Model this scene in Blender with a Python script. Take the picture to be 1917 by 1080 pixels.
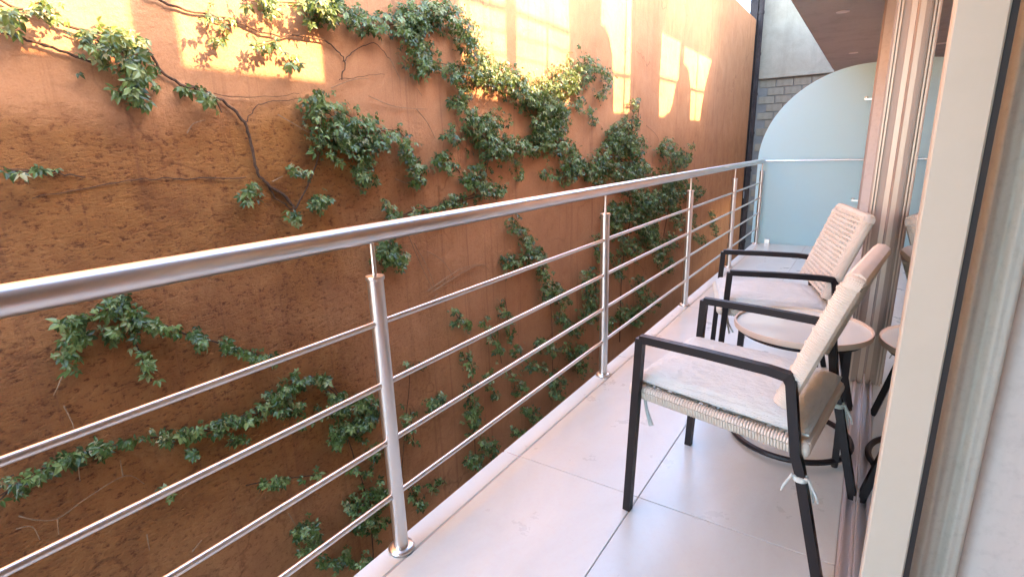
import bpy, math, random
from mathutils import Vector, Matrix, Euler
R = math.radians
random.seed(7)
scene = bpy.context.scene
for o in list(bpy.data.objects): bpy.data.objects.remove(o)
col = scene.collection

# ------------------------------------------------------------------ camera
CAM = Vector((0, 0, 1.2))
AX = Vector((0.83075434, 0.11626857, -0.54436096))     # world X,Y,down axes seen in camera (right, down, forward)
AY = Vector((0.55583199, -0.22592144, 0.80000644))
AD = Vector((0.02996721, 0.96718205, 0.252311))
FPX = 980.88
def w(c): return Vector((AX.dot(c), AY.dot(c), -AD.dot(c)))
right, up, back = w(Vector((1, 0, 0))), w(Vector((0, -1, 0))), w(Vector((0, 0, -1)))
cam = bpy.data.cameras.new('camera'); camo = bpy.data.objects.new('camera', cam); col.objects.link(camo)
m = Matrix((right, up, back)).transposed().to_4x4(); m.translation = CAM
camo.matrix_world = m
cam.sensor_width = 36; cam.lens = FPX / 1917 * 36; cam.clip_start = .02; cam.clip_end = 500
scene.camera = camo

# ------------------------------------------------------------------ light
SUN = Vector((1.0, 0.36, 0.75)).normalized()          # towards the sun
elev = math.asin(SUN.z); rot = math.atan2(SUN.x, SUN.y)
wd = bpy.data.worlds.new('World'); scene.world = wd; wd.use_nodes = True
nt = wd.node_tree; bg = nt.nodes['Background']
sky = nt.nodes.new('ShaderNodeTexSky'); sky.sky_type = 'NISHITA'; sky.sun_disc = False
sky.sun_elevation = elev; sky.sun_rotation = rot; sky.dust_density = 1.3; sky.ozone_density = 1.0; sky.air_density = 1.0
nt.links.new(sky.outputs[0], bg.inputs[0]); bg.inputs[1].default_value = 0.15
sl = bpy.data.lights.new('sun', 'SUN'); sl.energy = 2.0; sl.angle = R(1.0); sl.color = (1, .66, .38)
so = bpy.data.objects.new('sun', sl); col.objects.link(so); so.rotation_euler = SUN.to_track_quat('Z', 'Y').to_euler()
vs = scene.view_settings
vs.view_transform = 'Standard'; vs.look = 'None'; vs.gamma = 1; vs.use_curve_mapping = False; vs.exposure = 4.18

# ------------------------------------------------------------------ materials
def mat(name, base=(.5, .5, .5), rough=.5, metal=0., spec=.5):
    m = bpy.data.materials.new(name); m.use_nodes = True
    b = m.node_tree.nodes['Principled BSDF']
    b.inputs['Base Color'].default_value = (*base, 1); b.inputs['Roughness'].default_value = rough
    b.inputs['Metallic'].default_value = metal; b.inputs['Specular IOR Level'].default_value = spec
    return m
class NT:
    def __init__(s, m): s.t = m.node_tree; s.b = s.t.nodes.get('Principled BSDF')
    def n(s, k, **kw):
        o = s.t.nodes.new(k)
        for a, v in kw.items():
            if a in o.inputs.keys(): o.inputs[a].default_value = v
            else: setattr(o, a, v)
        return o
    def l(s, a, b): s.t.links.new(a, b)
    def coord(s, kind='Object'): return s.n('ShaderNodeTexCoord').outputs[kind]
    def mapping(s, vec, scale=(1, 1, 1)):
        m = s.n('ShaderNodeMapping'); m.inputs['Scale'].default_value = scale; s.l(vec, m.inputs['Vector']); return m.outputs[0]
    def noise(s, vec, scale, detail=5, rough=.6, dist=0.):
        o = s.n('ShaderNodeTexNoise'); o.inputs['Scale'].default_value = scale; o.inputs['Detail'].default_value = detail
        o.inputs['Roughness'].default_value = rough; o.inputs['Distortion'].default_value = dist; s.l(vec, o.inputs['Vector']); return o.outputs[0]
    def ramp(s, fac, stops):
        r = s.n('ShaderNodeValToRGB'); e = r.color_ramp.elements
        while len(e) < len(stops): e.new(.5)
        for el, (p, c) in zip(e, stops): el.position = p; el.color = (*c, 1) if len(c) == 3 else c
        s.l(fac, r.inputs[0]); return r.outputs[0]
    def mix(s, fac, a, b, mode='MIX'):
        o = s.n('ShaderNodeMix', data_type='RGBA', blend_type=mode)
        for sock, v in ((o.inputs[0], fac), (o.inputs[6], a), (o.inputs[7], b)):
            if hasattr(v, 'links') or hasattr(v, 'is_linked'): s.l(v, sock)
            elif isinstance(v, (int, float)): sock.default_value = v
            else: sock.default_value = (*v, 1)
        return o.outputs[2]
    def math(s, op, a, b=0., c=None):
        o = s.n('ShaderNodeMath', operation=op)
        for i, v in enumerate((a, b, c)):
            if v is None: continue
            if hasattr(v, 'is_linked'): s.l(v, o.inputs[i])
            else: o.inputs[i].default_value = v
        return o.outputs[0]
    def bump(s, h, strength=.3, dist=.01):
        o = s.n('ShaderNodeBump'); o.inputs['Strength'].default_value = strength; o.inputs['Distance'].default_value = dist
        s.l(h, o.inputs['Height']); s.l(o.outputs[0], s.b.inputs['Normal'])
def G(v): return (v, v, v)
M = {}
def stucco():
    m = mat('ochre_stucco', rough=.9, spec=.2); t = NT(m); c = t.coord()
    big = t.noise(c, .7, 4, .6); mid = t.noise(c, 3.2, 6, .65, .4); fine = t.noise(c, 38, 5, .7); gr = t.noise(c, 130, 3, .7)
    streak = t.noise(t.mapping(c, (1, 3.5, .35)), 2.4, 5, .65)
    base = t.ramp(mid, [(.28, (.20, .074, .018)), (.5, (.35, .142, .036)), (.72, (.46, .205, .062))])
    base = t.mix(t.ramp(big, [(.35, G(0)), (.7, G(1))]), base, t.mix(.5, base, (.42, .18, .085)))
    base = t.mix(t.math('MULTIPLY', t.ramp(streak, [(.52, G(0)), (.75, G(1))]), .35), base, (.17, .06, .022))
    # pocked, rough-cast zones between smoother trowelled ones
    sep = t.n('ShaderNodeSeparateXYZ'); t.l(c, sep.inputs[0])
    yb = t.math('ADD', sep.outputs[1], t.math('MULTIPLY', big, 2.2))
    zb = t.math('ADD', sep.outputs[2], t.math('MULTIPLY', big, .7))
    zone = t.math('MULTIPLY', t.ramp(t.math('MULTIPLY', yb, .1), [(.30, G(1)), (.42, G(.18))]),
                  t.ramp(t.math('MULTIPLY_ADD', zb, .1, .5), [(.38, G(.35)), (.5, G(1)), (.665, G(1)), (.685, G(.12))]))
    base = t.mix(t.math('MULTIPLY', t.math('SUBTRACT', 1., zone), .72), base, t.mix(mid, (.50, .225, .10), (.63, .335, .18)))  # smooth upper and far wall painted lighter, standing in for brighter light there
    v = t.noise(t.mapping(c, (1, .55, 1)), 46, 6, .75)
    pits = t.ramp(v, [(.36, G(1)), (.47, G(0))])
    base = t.mix(t.math('MULTIPLY', t.math('MULTIPLY', pits, zone), .85), base, (.10, .03, .012))
    base = t.mix(t.math('MULTIPLY', t.ramp(gr, [(.3, G(1)), (.6, G(0))]), .22), base, (.22, .075, .02))
    vo = t.n('ShaderNodeTexVoronoi', feature='DISTANCE_TO_EDGE'); vo.inputs['Scale'].default_value = .75
    wv = t.n('ShaderNodeVectorMath', operation='ADD'); nz = t.n('ShaderNodeTexNoise'); nz.inputs['Scale'].default_value = 2.2; nz.inputs['Detail'].default_value = 6
    t.l(c, nz.inputs['Vector']); t.l(c, wv.inputs[0]); t.l(nz.outputs[1], wv.inputs[1]); t.l(wv.outputs[0], vo.inputs['Vector'])
    crack = t.math('MULTIPLY', t.ramp(vo.outputs['Distance'], [(.003, G(1)), (.012, G(0))]), t.ramp(t.noise(c, .9, 3, .5), [(.48, G(0)), (.56, G(1))]))
    base = t.mix(t.math('MULTIPLY', crack, .35), base, (.09, .03, .012))
    run = t.noise(t.mapping(c, (1, 9, .22)), 1.6, 4, .7)
    base = t.mix(t.math('MULTIPLY', t.ramp(run, [(.56, G(0)), (.7, G(1))]), .35), base, (.14, .05, .03))
    base = t.mix(t.math('MULTIPLY', t.ramp(t.noise(c, 1.6, 7, .72, 1.), [(.58, G(0)), (.72, G(1))]), .3), base, (.55, .28, .12))
    t.l(base, t.b.inputs['Base Color'])
    h = t.math('ADD', t.math('MULTIPLY', t.math('MULTIPLY', v, zone), 1.6), t.math('ADD', t.math('MULTIPLY', fine, .25), t.math('MULTIPLY', mid, .9)))
    t.bump(h, .8, .024)
    return m
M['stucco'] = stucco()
def tile():
    m = mat('porcelain_tile', rough=.24); t = NT(m); c = t.coord()
    n = t.noise(t.mapping(c, (1.2, .7, 1)), 2.6, 6, .62, .7); f = t.noise(c, 60, 4, .6)
    b = t.ramp(n, [(.3, (.50, .61, .58)), (.7, (.60, .72, .685))])
    b = t.mix(t.math('MULTIPLY', t.ramp(f, [(.35, G(1)), (.5, G(0))]), .10), b, (.5, .48, .47))
    oi = t.n('ShaderNodeObjectInfo'); b = t.mix(t.math('MULTIPLY', oi.outputs['Random'], .10), b, (.55, .54, .55))
    sm = t.noise(c, 4.5, 5, .7)
    t.l(b, t.b.inputs['Base Color']); t.l(t.ramp(sm, [(.3, G(.26)), (.7, G(.34))]), t.b.inputs['Roughness']); return m
M['tile'] = tile()
M['grout'] = mat('grout', (.42, .41, .40), .9)
def steel():
    m = mat('brushed_steel', (.62, .60, .58), .3, 1.); t = NT(m); c = t.coord()
    n = t.noise(t.mapping(c, (40, 2, 40)), 8, 4, .6); d = t.noise(c, 6, 5, .7)
    t.l(t.ramp(n, [(.3, G(.29)), (.7, G(.36))]), t.b.inputs['Roughness'])
    t.l(t.ramp(d, [(.3, (.69, .685, .655)), (.65, (.74, .735, .705))]), t.b.inputs['Base Color']); return m
M['steel'] = steel()
def concrete(name, a, b, sc=2.2, bmp=.25):
    m = mat(name, rough=.9, spec=.25); t = NT(m); c = t.coord()
    n = t.noise(c, sc, 8, .68, .5); f = t.noise(c, sc * 22, 4, .7); st = t.noise(t.mapping(c, (1.4, 1.4, .18)), 1.8, 6, .7)
    x = t.ramp(n, [(.3, a), (.7, b)]); x = t.mix(t.math('MULTIPLY', t.ramp(st, [(.5, G(0)), (.72, G(1))]), .4), x, tuple(v * .55 for v in a))
    x = t.mix(t.math('MULTIPLY', t.ramp(f, [(.3, G(1)), (.5, G(0))]), .25), x, tuple(v * .6 for v in a))
    t.l(x, t.b.inputs['Base Color']); t.bump(t.math('ADD', n, f), bmp, .02); return m
M['render'] = concrete('cement_render', (.40, .33, .235), (.52, .435, .32))
M['block'] = concrete('cement_block', (.32, .27, .195), (.44, .375, .285), 4, .5)
M['mortar'] = concrete('mortar', (.22, .21, .19), (.3, .28, .25), 4)
M['ground'] = concrete('alley_concrete', (.13, .11, .10), (.22, .2, .18), 1.2)
M['slab'] = concrete('slab_render', (.50, .49, .48), (.60, .59, .58), 2)
M['soffit'] = concrete('soffit_paint', (.46, .47, .45), (.51, .52, .495), 1.5, .05)
M['whitewall'] = concrete('pale_wall', (.58, .55, .50), (.66, .63, .58), 1.5, .05)
M['cream'] = mat('cream_aluminium', (.66, .62, .56), .38)
t = NT(M['cream']); n = t.noise(t.coord(), 5, 5, .7); t.l(t.ramp(n, [(.3, (.45, .46, .38)), (.7, (.485, .495, .415))]), t.b.inputs['Base Color'])
M['taupe'] = mat('taupe_aluminium', (.38, .31, .26), .4, .15)
M['rib'] = mat('champagne_aluminium', (.60, .50, .41), .35, .3)
M['black'] = mat('black_rubber', (.012, .012, .012), .6)
M['alu'] = mat('bare_aluminium', (.72, .72, .73), .38, .55)
M['lamp'] = mat('white_trim', (.85, .83, .8), .4)
M['backdrop'] = concrete('reflection_grey', (.47, .46, .39), (.54, .53, .46), 3, .05)
M['pipe'] = concrete('dark_pipe', (.035, .026, .024), (.07, .055, .05), 6)
M['frame'] = mat('dark_frame', (.009, .007, .008), .45, spec=.35)
t = NT(M['frame']); n = t.noise(t.coord(), 30, 4, .6); t.l(t.ramp(n, [(.3, G(.36)), (.7, G(.52))]), t.b.inputs['Roughness'])
def rope():
    m = mat('cream_rope', (.60, .54, .45), .85, spec=.2); t = NT(m); c = t.coord()
    n = t.noise(c, 220, 3, .6); b = t.noise(c, 12, 4, .6)
    t.l(t.mix(t.math('MULTIPLY', n, .5), t.ramp(b, [(.3, (.62, .62, .54)), (.7, (.71, .71, .63))]), (.5, .44, .35)), t.b.inputs['Base Color'])
    t.bump(n, .5, .002); return m
M['rope'] = rope()
def fabric():
    m = mat('cushion_fabric', (.70, .68, .70), .95, spec=.15); t = NT(m); c = t.coord('Generated')
    n = t.noise(c, 7, 5, .6); f = t.noise(t.coord(), 300, 2, .6)
    t.l(t.ramp(n, [(.3, (.55, .66, .64)), (.7, (.61, .72, .70))]), t.b.inputs['Base Color'])
    t.bump(t.math('ADD', t.math('MULTIPLY', n, 4.), t.math('MULTIPLY', f, .35)), .55, .008); return m
M['fabric'] = fabric()
M['tabletop'] = mat('white_lacquer', (.58, .70, .67), .12)
M['tablerim'] = mat('beige_rim', (.56, .51, .42), .45)
def frosted():
    m = mat('frosted_glass'); t = NT(m); t.t.nodes.remove(t.b); out = t.t.nodes['Material Output']
    d = t.n('ShaderNodeBsdfDiffuse'); d.inputs[0].default_value = (.60, .92, .97, 1)
    tr = t.n('ShaderNodeBsdfTranslucent'); tr.inputs[0].default_value = (.78, .99, 1, 1)
    g = t.n('ShaderNodeBsdfGlossy'); g.inputs[0].default_value = (1, 1, 1, 1); g.inputs[1].default_value = .32
    lw = t.n('ShaderNodeFresnel'); lw.inputs[0].default_value = 1.45
    a = t.n('ShaderNodeMixShader'); a.inputs[0].default_value = .6; t.l(d.outputs[0], a.inputs[1]); t.l(tr.outputs[0], a.inputs[2])
    b = t.n('ShaderNodeMixShader'); t.l(lw.outputs[0], b.inputs[0]); t.l(a.outputs[0], b.inputs[1]); t.l(g.outputs[0], b.inputs[2])
    t.l(b.outputs[0], out.inputs[0]); return m
M['frosted'] = frosted()
def glass(tint):
    m = mat('window_glass'); t = NT(m); t.t.nodes.remove(t.b); out = t.t.nodes['Material Output']
    tr = t.n('ShaderNodeBsdfTransparent'); tr.inputs[0].default_value = (*tint, 1)
    g = t.n('ShaderNodeBsdfGlossy'); g.inputs[0].default_value = (.95, .97, .97, 1); g.inputs[1].default_value = .004
    fr = t.n('ShaderNodeFresnel'); fr.inputs[0].default_value = 1.52
    b = t.n('ShaderNodeMixShader'); t.l(fr.outputs[0], b.inputs[0]); t.l(tr.outputs[0], b.inputs[1]); t.l(g.outputs[0], b.inputs[2])
    t.l(b.outputs[0], out.inputs[0]); return m
M['glass'] = glass((.90, .94, .93))
def leafmat():
    m = mat('creeper_leaf', rough=.42, spec=.45); t = NT(m)
    at = t.n('ShaderNodeAttribute', attribute_name='tint'); oi = t.n('ShaderNodeObjectInfo')
    f = t.math('FRACT', t.math('ADD', at.outputs['Fac'], oi.outputs['Random']))
    c = t.ramp(f, [(0, (.022, .042, .009)), (.3, (.058, .10, .018)), (.6, (.12, .175, .038)), (.82, (.21, .27, .08)), (.94, (.30, .33, .13)), (1, (.34, .27, .11))])
    n = t.noise(t.coord(), 45, 3, .6); c = t.mix(t.math('MULTIPLY', n, .3), c, (.03, .06, .02))
    t.l(c, t.b.inputs['Base Color']); t.b.inputs['Roughness'].default_value = .34
    tr = t.n('ShaderNodeBsdfTranslucent'); t.l(t.mix(.5, c, (.25, .32, .05)), tr.inputs[0])
    x = t.n('ShaderNodeMixShader'); x.inputs[0].default_value = .22; out = t.t.nodes['Material Output']
    t.l(t.b.outputs[0], x.inputs[1]); t.l(tr.outputs[0], x.inputs[2]); t.l(x.outputs[0], out.inputs[0]); return m
M['leaf'] = leafmat()
def bark(name, a, b):
    m = mat(name, rough=.9, spec=.2); t = NT(m); n = t.noise(t.coord(), 60, 5, .7)
    t.l(t.ramp(n, [(.3, a), (.7, b)]), t.b.inputs['Base Color']); t.bump(n, .6, .004); return m
M['bark'] = bark('vine_bark', (.05, .028, .018), (.13, .075, .045))
M['twig'] = bark('dry_twig', (.22, .12, .06), (.40, .25, .14))

# ------------------------------------------------------------------ mesh helpers
class MB:
    def __init__(s): s.v = []; s.f = []; s.sm = []
    def add(s, vs, fs, smooth=False):
        o = len(s.v); s.v += [tuple(v) for v in vs]
        for f in fs: s.f.append(tuple(i + o for i in f)); s.sm.append(smooth)
        return s
    def box(s, x0, x1, y0, y1, z0, z1):
        vs = [(x, y, z) for x in (x0, x1) for y in (y0, y1) for z in (z0, z1)]
        return s.add(vs, [(0, 1, 3, 2), (4, 6, 7, 5), (0, 4, 5, 1), (2, 3, 7, 6), (0, 2, 6, 4), (1, 5, 7, 3)])
    def bbox(s, x0, x1, y0, y1, z0, z1, b=.004):       # box with chamfered top/side edges
        pr = [(x0 + b, y0), (x1 - b, y0), (x1, y0 + b), (x1, y1 - b), (x1 - b, y1), (x0 + b, y1), (x0, y1 - b), (x0, y0 + b)]
        cx, cy = (x0 + x1) / 2, (y0 + y1) / 2
        def ring(z, ins): return [(x + (ins if x < cx else -ins), y + (ins if y < cy else -ins), z) for x, y in pr]
        vs = ring(z0, 0) + ring(z1 - b, 0) + ring(z1, b); fs = [tuple(range(7, -1, -1)), tuple(range(16, 24))]
        for k in (0, 8):
            for i in range(8): j = (i + 1) % 8; fs.append((k + i, k + j, k + 8 + j, k + 8 + i))
        return s.add(vs, fs)
    def tube(s, pts, r, n=10, cap=True, square=False, smooth=True):
        pts = [Vector(p) for p in pts]; rs = r if isinstance(r, (list, tuple)) else [r] * len(pts)
        vs, fs = [], []; N = None
        for i, p in enumerate(pts):
            a = (p - pts[i - 1]).normalized() if i else (pts[1] - p).normalized()
            b = (pts[i + 1] - p).normalized() if i + 1 < len(pts) else a
            d = (a + b).normalized() if (a + b).length > 1e-6 else a
            if N is None:
                N = d.cross(Vector((0, 0, 1)))
                if N.length < .05: N = d.cross(Vector((0, 1, 0)))
            N = (N - d * N.dot(d)).normalized(); B = d.cross(N)
            k = 1 / max(.5, math.sqrt(max(.25, (1 + a.dot(b)) / 2)))
            for q in range(n):
                an = 2 * math.pi * (q + (.5 if square else 0)) / n
                vs.append(p + (N * math.cos(an) + B * math.sin(an)) * rs[i] * (1.414 if square else 1) * (k if square else 1))
        for i in range(len(pts) - 1):
            for q in range(n): fs.append((i * n + q, i * n + (q + 1) % n, (i + 1) * n + (q + 1) % n, (i + 1) * n + q))
        s.add(vs, fs, smooth and not square)
        if cap:
            o = len(s.v) - len(vs)
            s.f.append(tuple(o + q for q in range(n - 1, -1, -1))); s.sm.append(False)
            s.f.append(tuple(o + (len(pts) - 1) * n + q for q in range(n))); s.sm.append(False)
        return s
    def lathe(s, prof, c=(0, 0, 0), n=32, smooth=True):
        vs = [(c[0] + r * math.cos(2 * math.pi * k / n), c[1] + r * math.sin(2 * math.pi * k / n), c[2] + z) for r, z in prof for k in range(n)]
        fs = [(i * n + k, i * n + (k + 1) % n, (i + 1) * n + (k + 1) % n, (i + 1) * n + k) for i in range(len(prof) - 1) for k in range(n)]
        fs += [tuple(range(n - 1, -1, -1)), tuple((len(prof) - 1) * n + k for k in range(n))]
        return s.add(vs, fs, smooth)
    def mesh(s, name, mt):
        me = bpy.data.meshes.new(name); me.from_pydata(s.v, [], s.f); me.polygons.foreach_set('use_smooth', s.sm)
        me.materials.append(M[mt] if isinstance(mt, str) else mt); me.update(); return me
    def build(s, name, mt, parent=None):
        o = bpy.data.objects.new(name, s.mesh(name, mt)); col.objects.link(o)
        if any(s.sm):
            try: o.data.set_sharp_from_angle(angle=R(40))
            except Exception: pass
        if parent is not None: o.parent = parent
        return o
def tag(o, label=None, cat=None, group=None, kind=None):
    if label: o['label'] = label
    if cat: o['category'] = cat
    if group: o['group'] = group
    if kind: o['kind'] = kind
    return o
def empty(name, loc=(0, 0, 0), rz=0, **k):
    o = bpy.data.objects.new(name, None); col.objects.link(o); o.location = loc; o.rotation_euler = (0, 0, rz); return tag(o, **k)
def inst(me, name, parent, loc=(0, 0, 0), rot=(0, 0, 0), sc=1):
    o = bpy.data.objects.new(name, me); col.objects.link(o); o.parent = parent; o.location = loc; o.rotation_euler = rot; o.scale = (sc,) * 3; return o
def copy_tree(o, parent=None):
    c = o.copy(); col.objects.link(c); c.parent = parent
    for ch in list(o.children): copy_tree(ch, c)
    return c

# ------------------------------------------------------------------ main dimensions (metres)
XW = -2.8; WEND = 15.2; WTOP = 4.16
XR = -1.095; YE = 7.1; XEDGE = -1.14; GX = .087; ZG = -3.3

# ground of the alley
tag(MB().box(-60, 60, -60, 90, ZG - .3, ZG).build('ground', 'ground'), kind='structure')

# ochre wall: gently uneven sheet with real thickness
def wall():
    b = MB(); ny, nz = 190, 76; y0, y1 = -3.5, WEND; z0, z1 = ZG, WTOP
    from mathutils import noise as N
    vs = []
    for i in range(ny + 1):
        for j in range(nz + 1):
            y = y0 + (y1 - y0) * i / ny; z = z0 + (z1 - z0) * j / nz
            d = .014 * N.noise((y * .9, z * .9, 1.7)) + .010 * N.noise((y * 3.1, z * 3.1, 5.2)) + .005 * N.noise((y * 8, z * 8, 9.2))
            if j in (0, nz) or i in (0, ny): d = 0
            vs.append((XW + d, y, z))
    fs = [(i * (nz + 1) + j, (i + 1) * (nz + 1) + j, (i + 1) * (nz + 1) + j + 1, i * (nz + 1) + j + 1) for i in range(ny) for j in range(nz)]
    b.add(vs, fs, True)
    X2 = XW - .3
    b.add([(XW, y0, z0), (XW, y1, z0), (XW, y1, z1), (XW, y0, z1), (X2, y0, z0), (X2, y1, z0), (X2, y1, z1), (X2, y0, z1)],
          [(4, 7, 6, 5), (3, 2, 6, 7), (1, 5, 6, 2), (0, 3, 7, 4), (0, 4, 5, 1)])
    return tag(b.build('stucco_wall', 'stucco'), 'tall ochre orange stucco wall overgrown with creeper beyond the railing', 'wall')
wall()

# ------------------------------------------------------------------ balcony floor
fl = tag(MB().box(XEDGE + .012, .6, -1.6, YE + 5, -.24, -.014).build('balcony_floor', 'slab'), kind='structure')
gr = MB().box(XEDGE + .02, .048, -1.5, YE + .2, -.013, -.0035).build('grout_bed', 'grout', fl)
XJ = -.555; g = .0016
YJ = [-.83, .37, 1.573, 2.77, 3.97, 5.17, 6.37, YE + .2]
for xa, xb in ((XEDGE + .085, XJ), (XJ, .046)):
    for a, b in zip(YJ, YJ[1:]): MB().bbox(xa + g, xb - g, a + g, b - g, -.01, 0, .0015).build('floor_tile', 'tile', fl)
for a, b in zip(YJ, YJ[1:]): MB().bbox(XEDGE, XEDGE + .085 - g * .6, a + g * .5, b - g * .5, -.05, .0005, .006).build('edge_tile', 'tile', fl)

# ------------------------------------------------------------------ railing
rail = empty('balcony_railing', (XR, 0, 0), label='stainless steel balcony railing with round handrail and four thin bars', cat='railing')
HZ = 1.0; HR = .0265
MB().tube([(0, -1.5, HZ), (0, YE - .05, HZ)], HR, 24).build('handrail', 'steel', rail)
MB().tube([(.0, YE - .045, HZ), (1.06, YE - .045, HZ)], .011, 12).build('end_rail', 'steel', rail)
def post_mesh():
    b = MB().lathe([(.0225, .012), (.0225, .872), (.0255, .873), (.0265, .878), (.0255, .884), (.008, .886), (.0065, .889), (.0065, HZ - HR + .004)], n=24); return b
pm = post_mesh().mesh('post', 'steel')
try: pm.set_sharp_from_angle(angle=R(35))
except Exception: pass
fm = MB().lathe([(.041, 0), (.041, .008), (.037, .013), (.024, .0145)], n=28).mesh('flange', 'steel')
POSTS = [-.58, .945, 2.47, 3.995, 5.52, 7.03]
for y in POSTS:
    p = inst(pm, 'post', rail, (0, y, 0)); inst(fm, 'base_flange', p, (0, 0, .0005))
for z in (.749, .565, .382, .2): MB().tube([(0, -1.5, z), (0, 7.03, z)], .0088, 12).build('bar', 'steel', rail)

# ------------------------------------------------------------------ frosted end screen
def screen():
    x0, x1, zt, zb = -1.165, .027, 2.0, .0; yc = YE + .02; a, c = 1.06, 1.0; th = .006
    out = [(x1, zb), (x1, zt)]
    for k in range(33):
        an = math.pi / 2 * k / 32; out.append((x0 + a - a * math.sin(an), zt - c + c * math.cos(an)))
    out += [(x0, zb)]
    n = len(out); b = MB()
    b.add([(x, yc - th, z) for x, z in out] + [(x, yc + th, z) for x, z in out],
          [tuple(range(n)), tuple(range(2 * n - 1, n - 1, -1))] + [(i, i + n, (i + 1) % n + n, (i + 1) % n) for i in range(n)])
    e = empty('frosted_glass_screen', (0, 0, 0), label='pale blue frosted glass screen with rounded top closing the balcony end', cat='screen')
    b.build('glass_panel', 'frosted', e)
    for z in (1.63, .55):
        k = MB().box(-.155, -.05, yc - .028, yc - .0065, z - .009, z + .009); k.lathe([(.016, 0), (.016, .02)], (-.14, yc - .02, z + .009), 14)
        k.build('wall_clamp', 'steel', e)
    for x in (-.98, -.42): MB().bbox(x - .03, x + .03, yc - .03, yc - .0065, .001, .055, .003).build('floor_clamp', 'steel', e)
screen()

# ------------------------------------------------------------------ far grey building with block courses, and its dark pipe
gb = empty('grey_building', (0, 15.75, ZG), label='grey cement building with rendered upper wall and block courses at the alley end', cat='building')
ZL = 2.86 - ZG
MB().box(-2.98, 3.2, .07, 4, 0, ZL).build('mortar_wall', 'mortar', gb)
MB().box(-3.0, 3.25, .0, 4.05, ZL + .001, 9.5).build('upper_wall', 'render', gb)
MB().bbox(-2.79, 3.28, -.05, .1, ZL - .035, ZL + .03, .008).build('ledge', 'render', gb)
bms = []
for k in range(5):
    b = MB(); q = .004 * k; b.add([(0, 0, 0), (.385, 0, 0), (.385, 0, .185), (0, 0, .185), (.008, -.028 + q, .008), (.377, -.026, .006), (.379 - q, -.03, .177), (.007, -.027, .178)],
        [(4, 5, 6, 7), (0, 1, 5, 4), (1, 2, 6, 5), (2, 3, 7, 6), (3, 0, 4, 7)]); bms.append(b.mesh('block', 'block'))
for r_ in range(20):
    z = ZL - .25 - r_ * .2
    for c_ in range(8):
        x = -2.70 + c_ * .4 - (.2 if r_ % 2 else 0)
        if x < -2.72: continue
        inst(random.choice(bms), 'block', gb, (x, .069 + random.uniform(-.006, .006), z), (0, random.uniform(-.006, .006), 0))
pp = empty('drain_pipe', (-2.72, 15.32, ZG), label='dark weathered drain pipe running up the end of the ochre wall', cat='pipe')
MB().tube([(0, 0, 0), (0, 0, 8.2)], .062, 14).build('pipe', 'pipe', pp)
for z in range(1, 9): MB().lathe([(.074, 0), (.074, .06)], (0, 0, z * .95), 14).build('bracket', 'pipe', pp)
MB().box(-2.98, -2.80, 15.28, 15.72, ZG, 6.5).build('recess_back', 'pipe', pp).location = (2.72, -15.32, -ZG)

# ------------------------------------------------------------------ building on the balcony side
bld = empty('apartment_facade', (0, 0, 0), label='pale apartment facade with taupe door jamb along the right of the balcony', cat='building')
MB().box(.03, .5, 3.16, 15.6, -.012, 2.495).build('wall', 'whitewall', bld)
MB().box(.6, 6, -6, 15.6, ZG, -.25).build('lower_wall', 'whitewall', bld)
MB().box(-.0, 6, -6, -1.7, -.2, 2.495).build('wall', 'whitewall', bld)
MB().box(0, 6, 12.11, 17, 2.5, 3.75).build('sun_block_wall', 'whitewall', bld)  # unseen block added to stop sun reaching the wall past the slab
MB().box(4.2, 4.4, -1.7, 3.16, -.2, 2.495).build('room_wall', 'whitewall', bld)
MB().box(.5, 4.2, 3.0, 3.155, -.2, 2.495).build('room_wall', 'whitewall', bld)
MB().box(.6, 4.2, -1.7, 3.0, -.2, -.004).build('room_floor', 'slab', bld)
MB().box(.245, 1.5, 1.36, 1.48, 0, 2.49).build('room_pier', 'whitewall', bld)
# ribbed aluminium jamb
JY = 3.04
for xa, xb, dy, mt in ((.006, .014, .03, 'taupe'), (.014, .021, -.002, 'rib'), (.021, .026, .012, 'taupe'), (.026, .033, -.002, 'rib'),
                       (.033, .062, .01, 'taupe'), (.062, .0825, -.008, 'rib'), (.083, .0862, .004, 'black'), (.0865, .20, .006, 'taupe')):
    MB().box(xa, xb - .0004, JY + dy, 3.159, .0, 2.494).build('jamb_rib', mt, bld)
MB().bbox(-.078, .0295, 6.3, YE - .02, .0, 2.494, .006).build('pier', 'taupe', bld)
MB().box(-.055, .0295, 5.9, 6.2995, .0, 2.494).build('pier', 'whitewall', bld)

def leaf_door(name, label, x, y0, y1, st, th, dark):
    e = empty(name, (x, y0, 0), label=label, cat='door'); L = y1 - y0
    MB().bbox(-.006, th, 0, st, .03, 2.44, .003).build('stile', 'cream', e)
    if dark: MB().box(th + .0005, th + .010, .006, st, .03, 2.44).build('gasket', 'black', e)
    MB().bbox(-.004, th, L - .05, L, .03, 2.44, .003).build('stile', 'taupe' if dark else 'cream', e)
    MB().box(-.002, th - .004, st + .0005, L - .0505, .03, .075).build('bottom_rail', 'alu', e)
    MB().box(-.002, th - .004, st + .0005, L - .0505, 2.39, 2.44).build('top_rail', 'cream', e)
    MB().box(0.0, .008, st + .0005, L - .0505, .0755, 2.3895).build('glass_pane', 'glass', e)
    return e
leaf_door('sliding_door', 'cream framed sliding glass door nearest the camera reflecting the balcony', GX, 1.18, 3.03, .05, .064, 1)
cv = empty('backdrop', (.157, 1.31, 0), label='pale grey curtain standing in for door glass reflections at the right edge', cat='backdrop')  # added folded cloth in place of grey reflections in the door glass
b = MB(); n = 60; W2 = .10; vs = []; fs = []
for z in (.02, .8, 1.6, 2.46):
    for i in range(n + 1):
        u = i / n; vs.append((W2 * u, .006 * math.sin(u * 13 + .1 * z) + .002 * math.sin(u * 31 + .3 * z), z))
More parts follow.
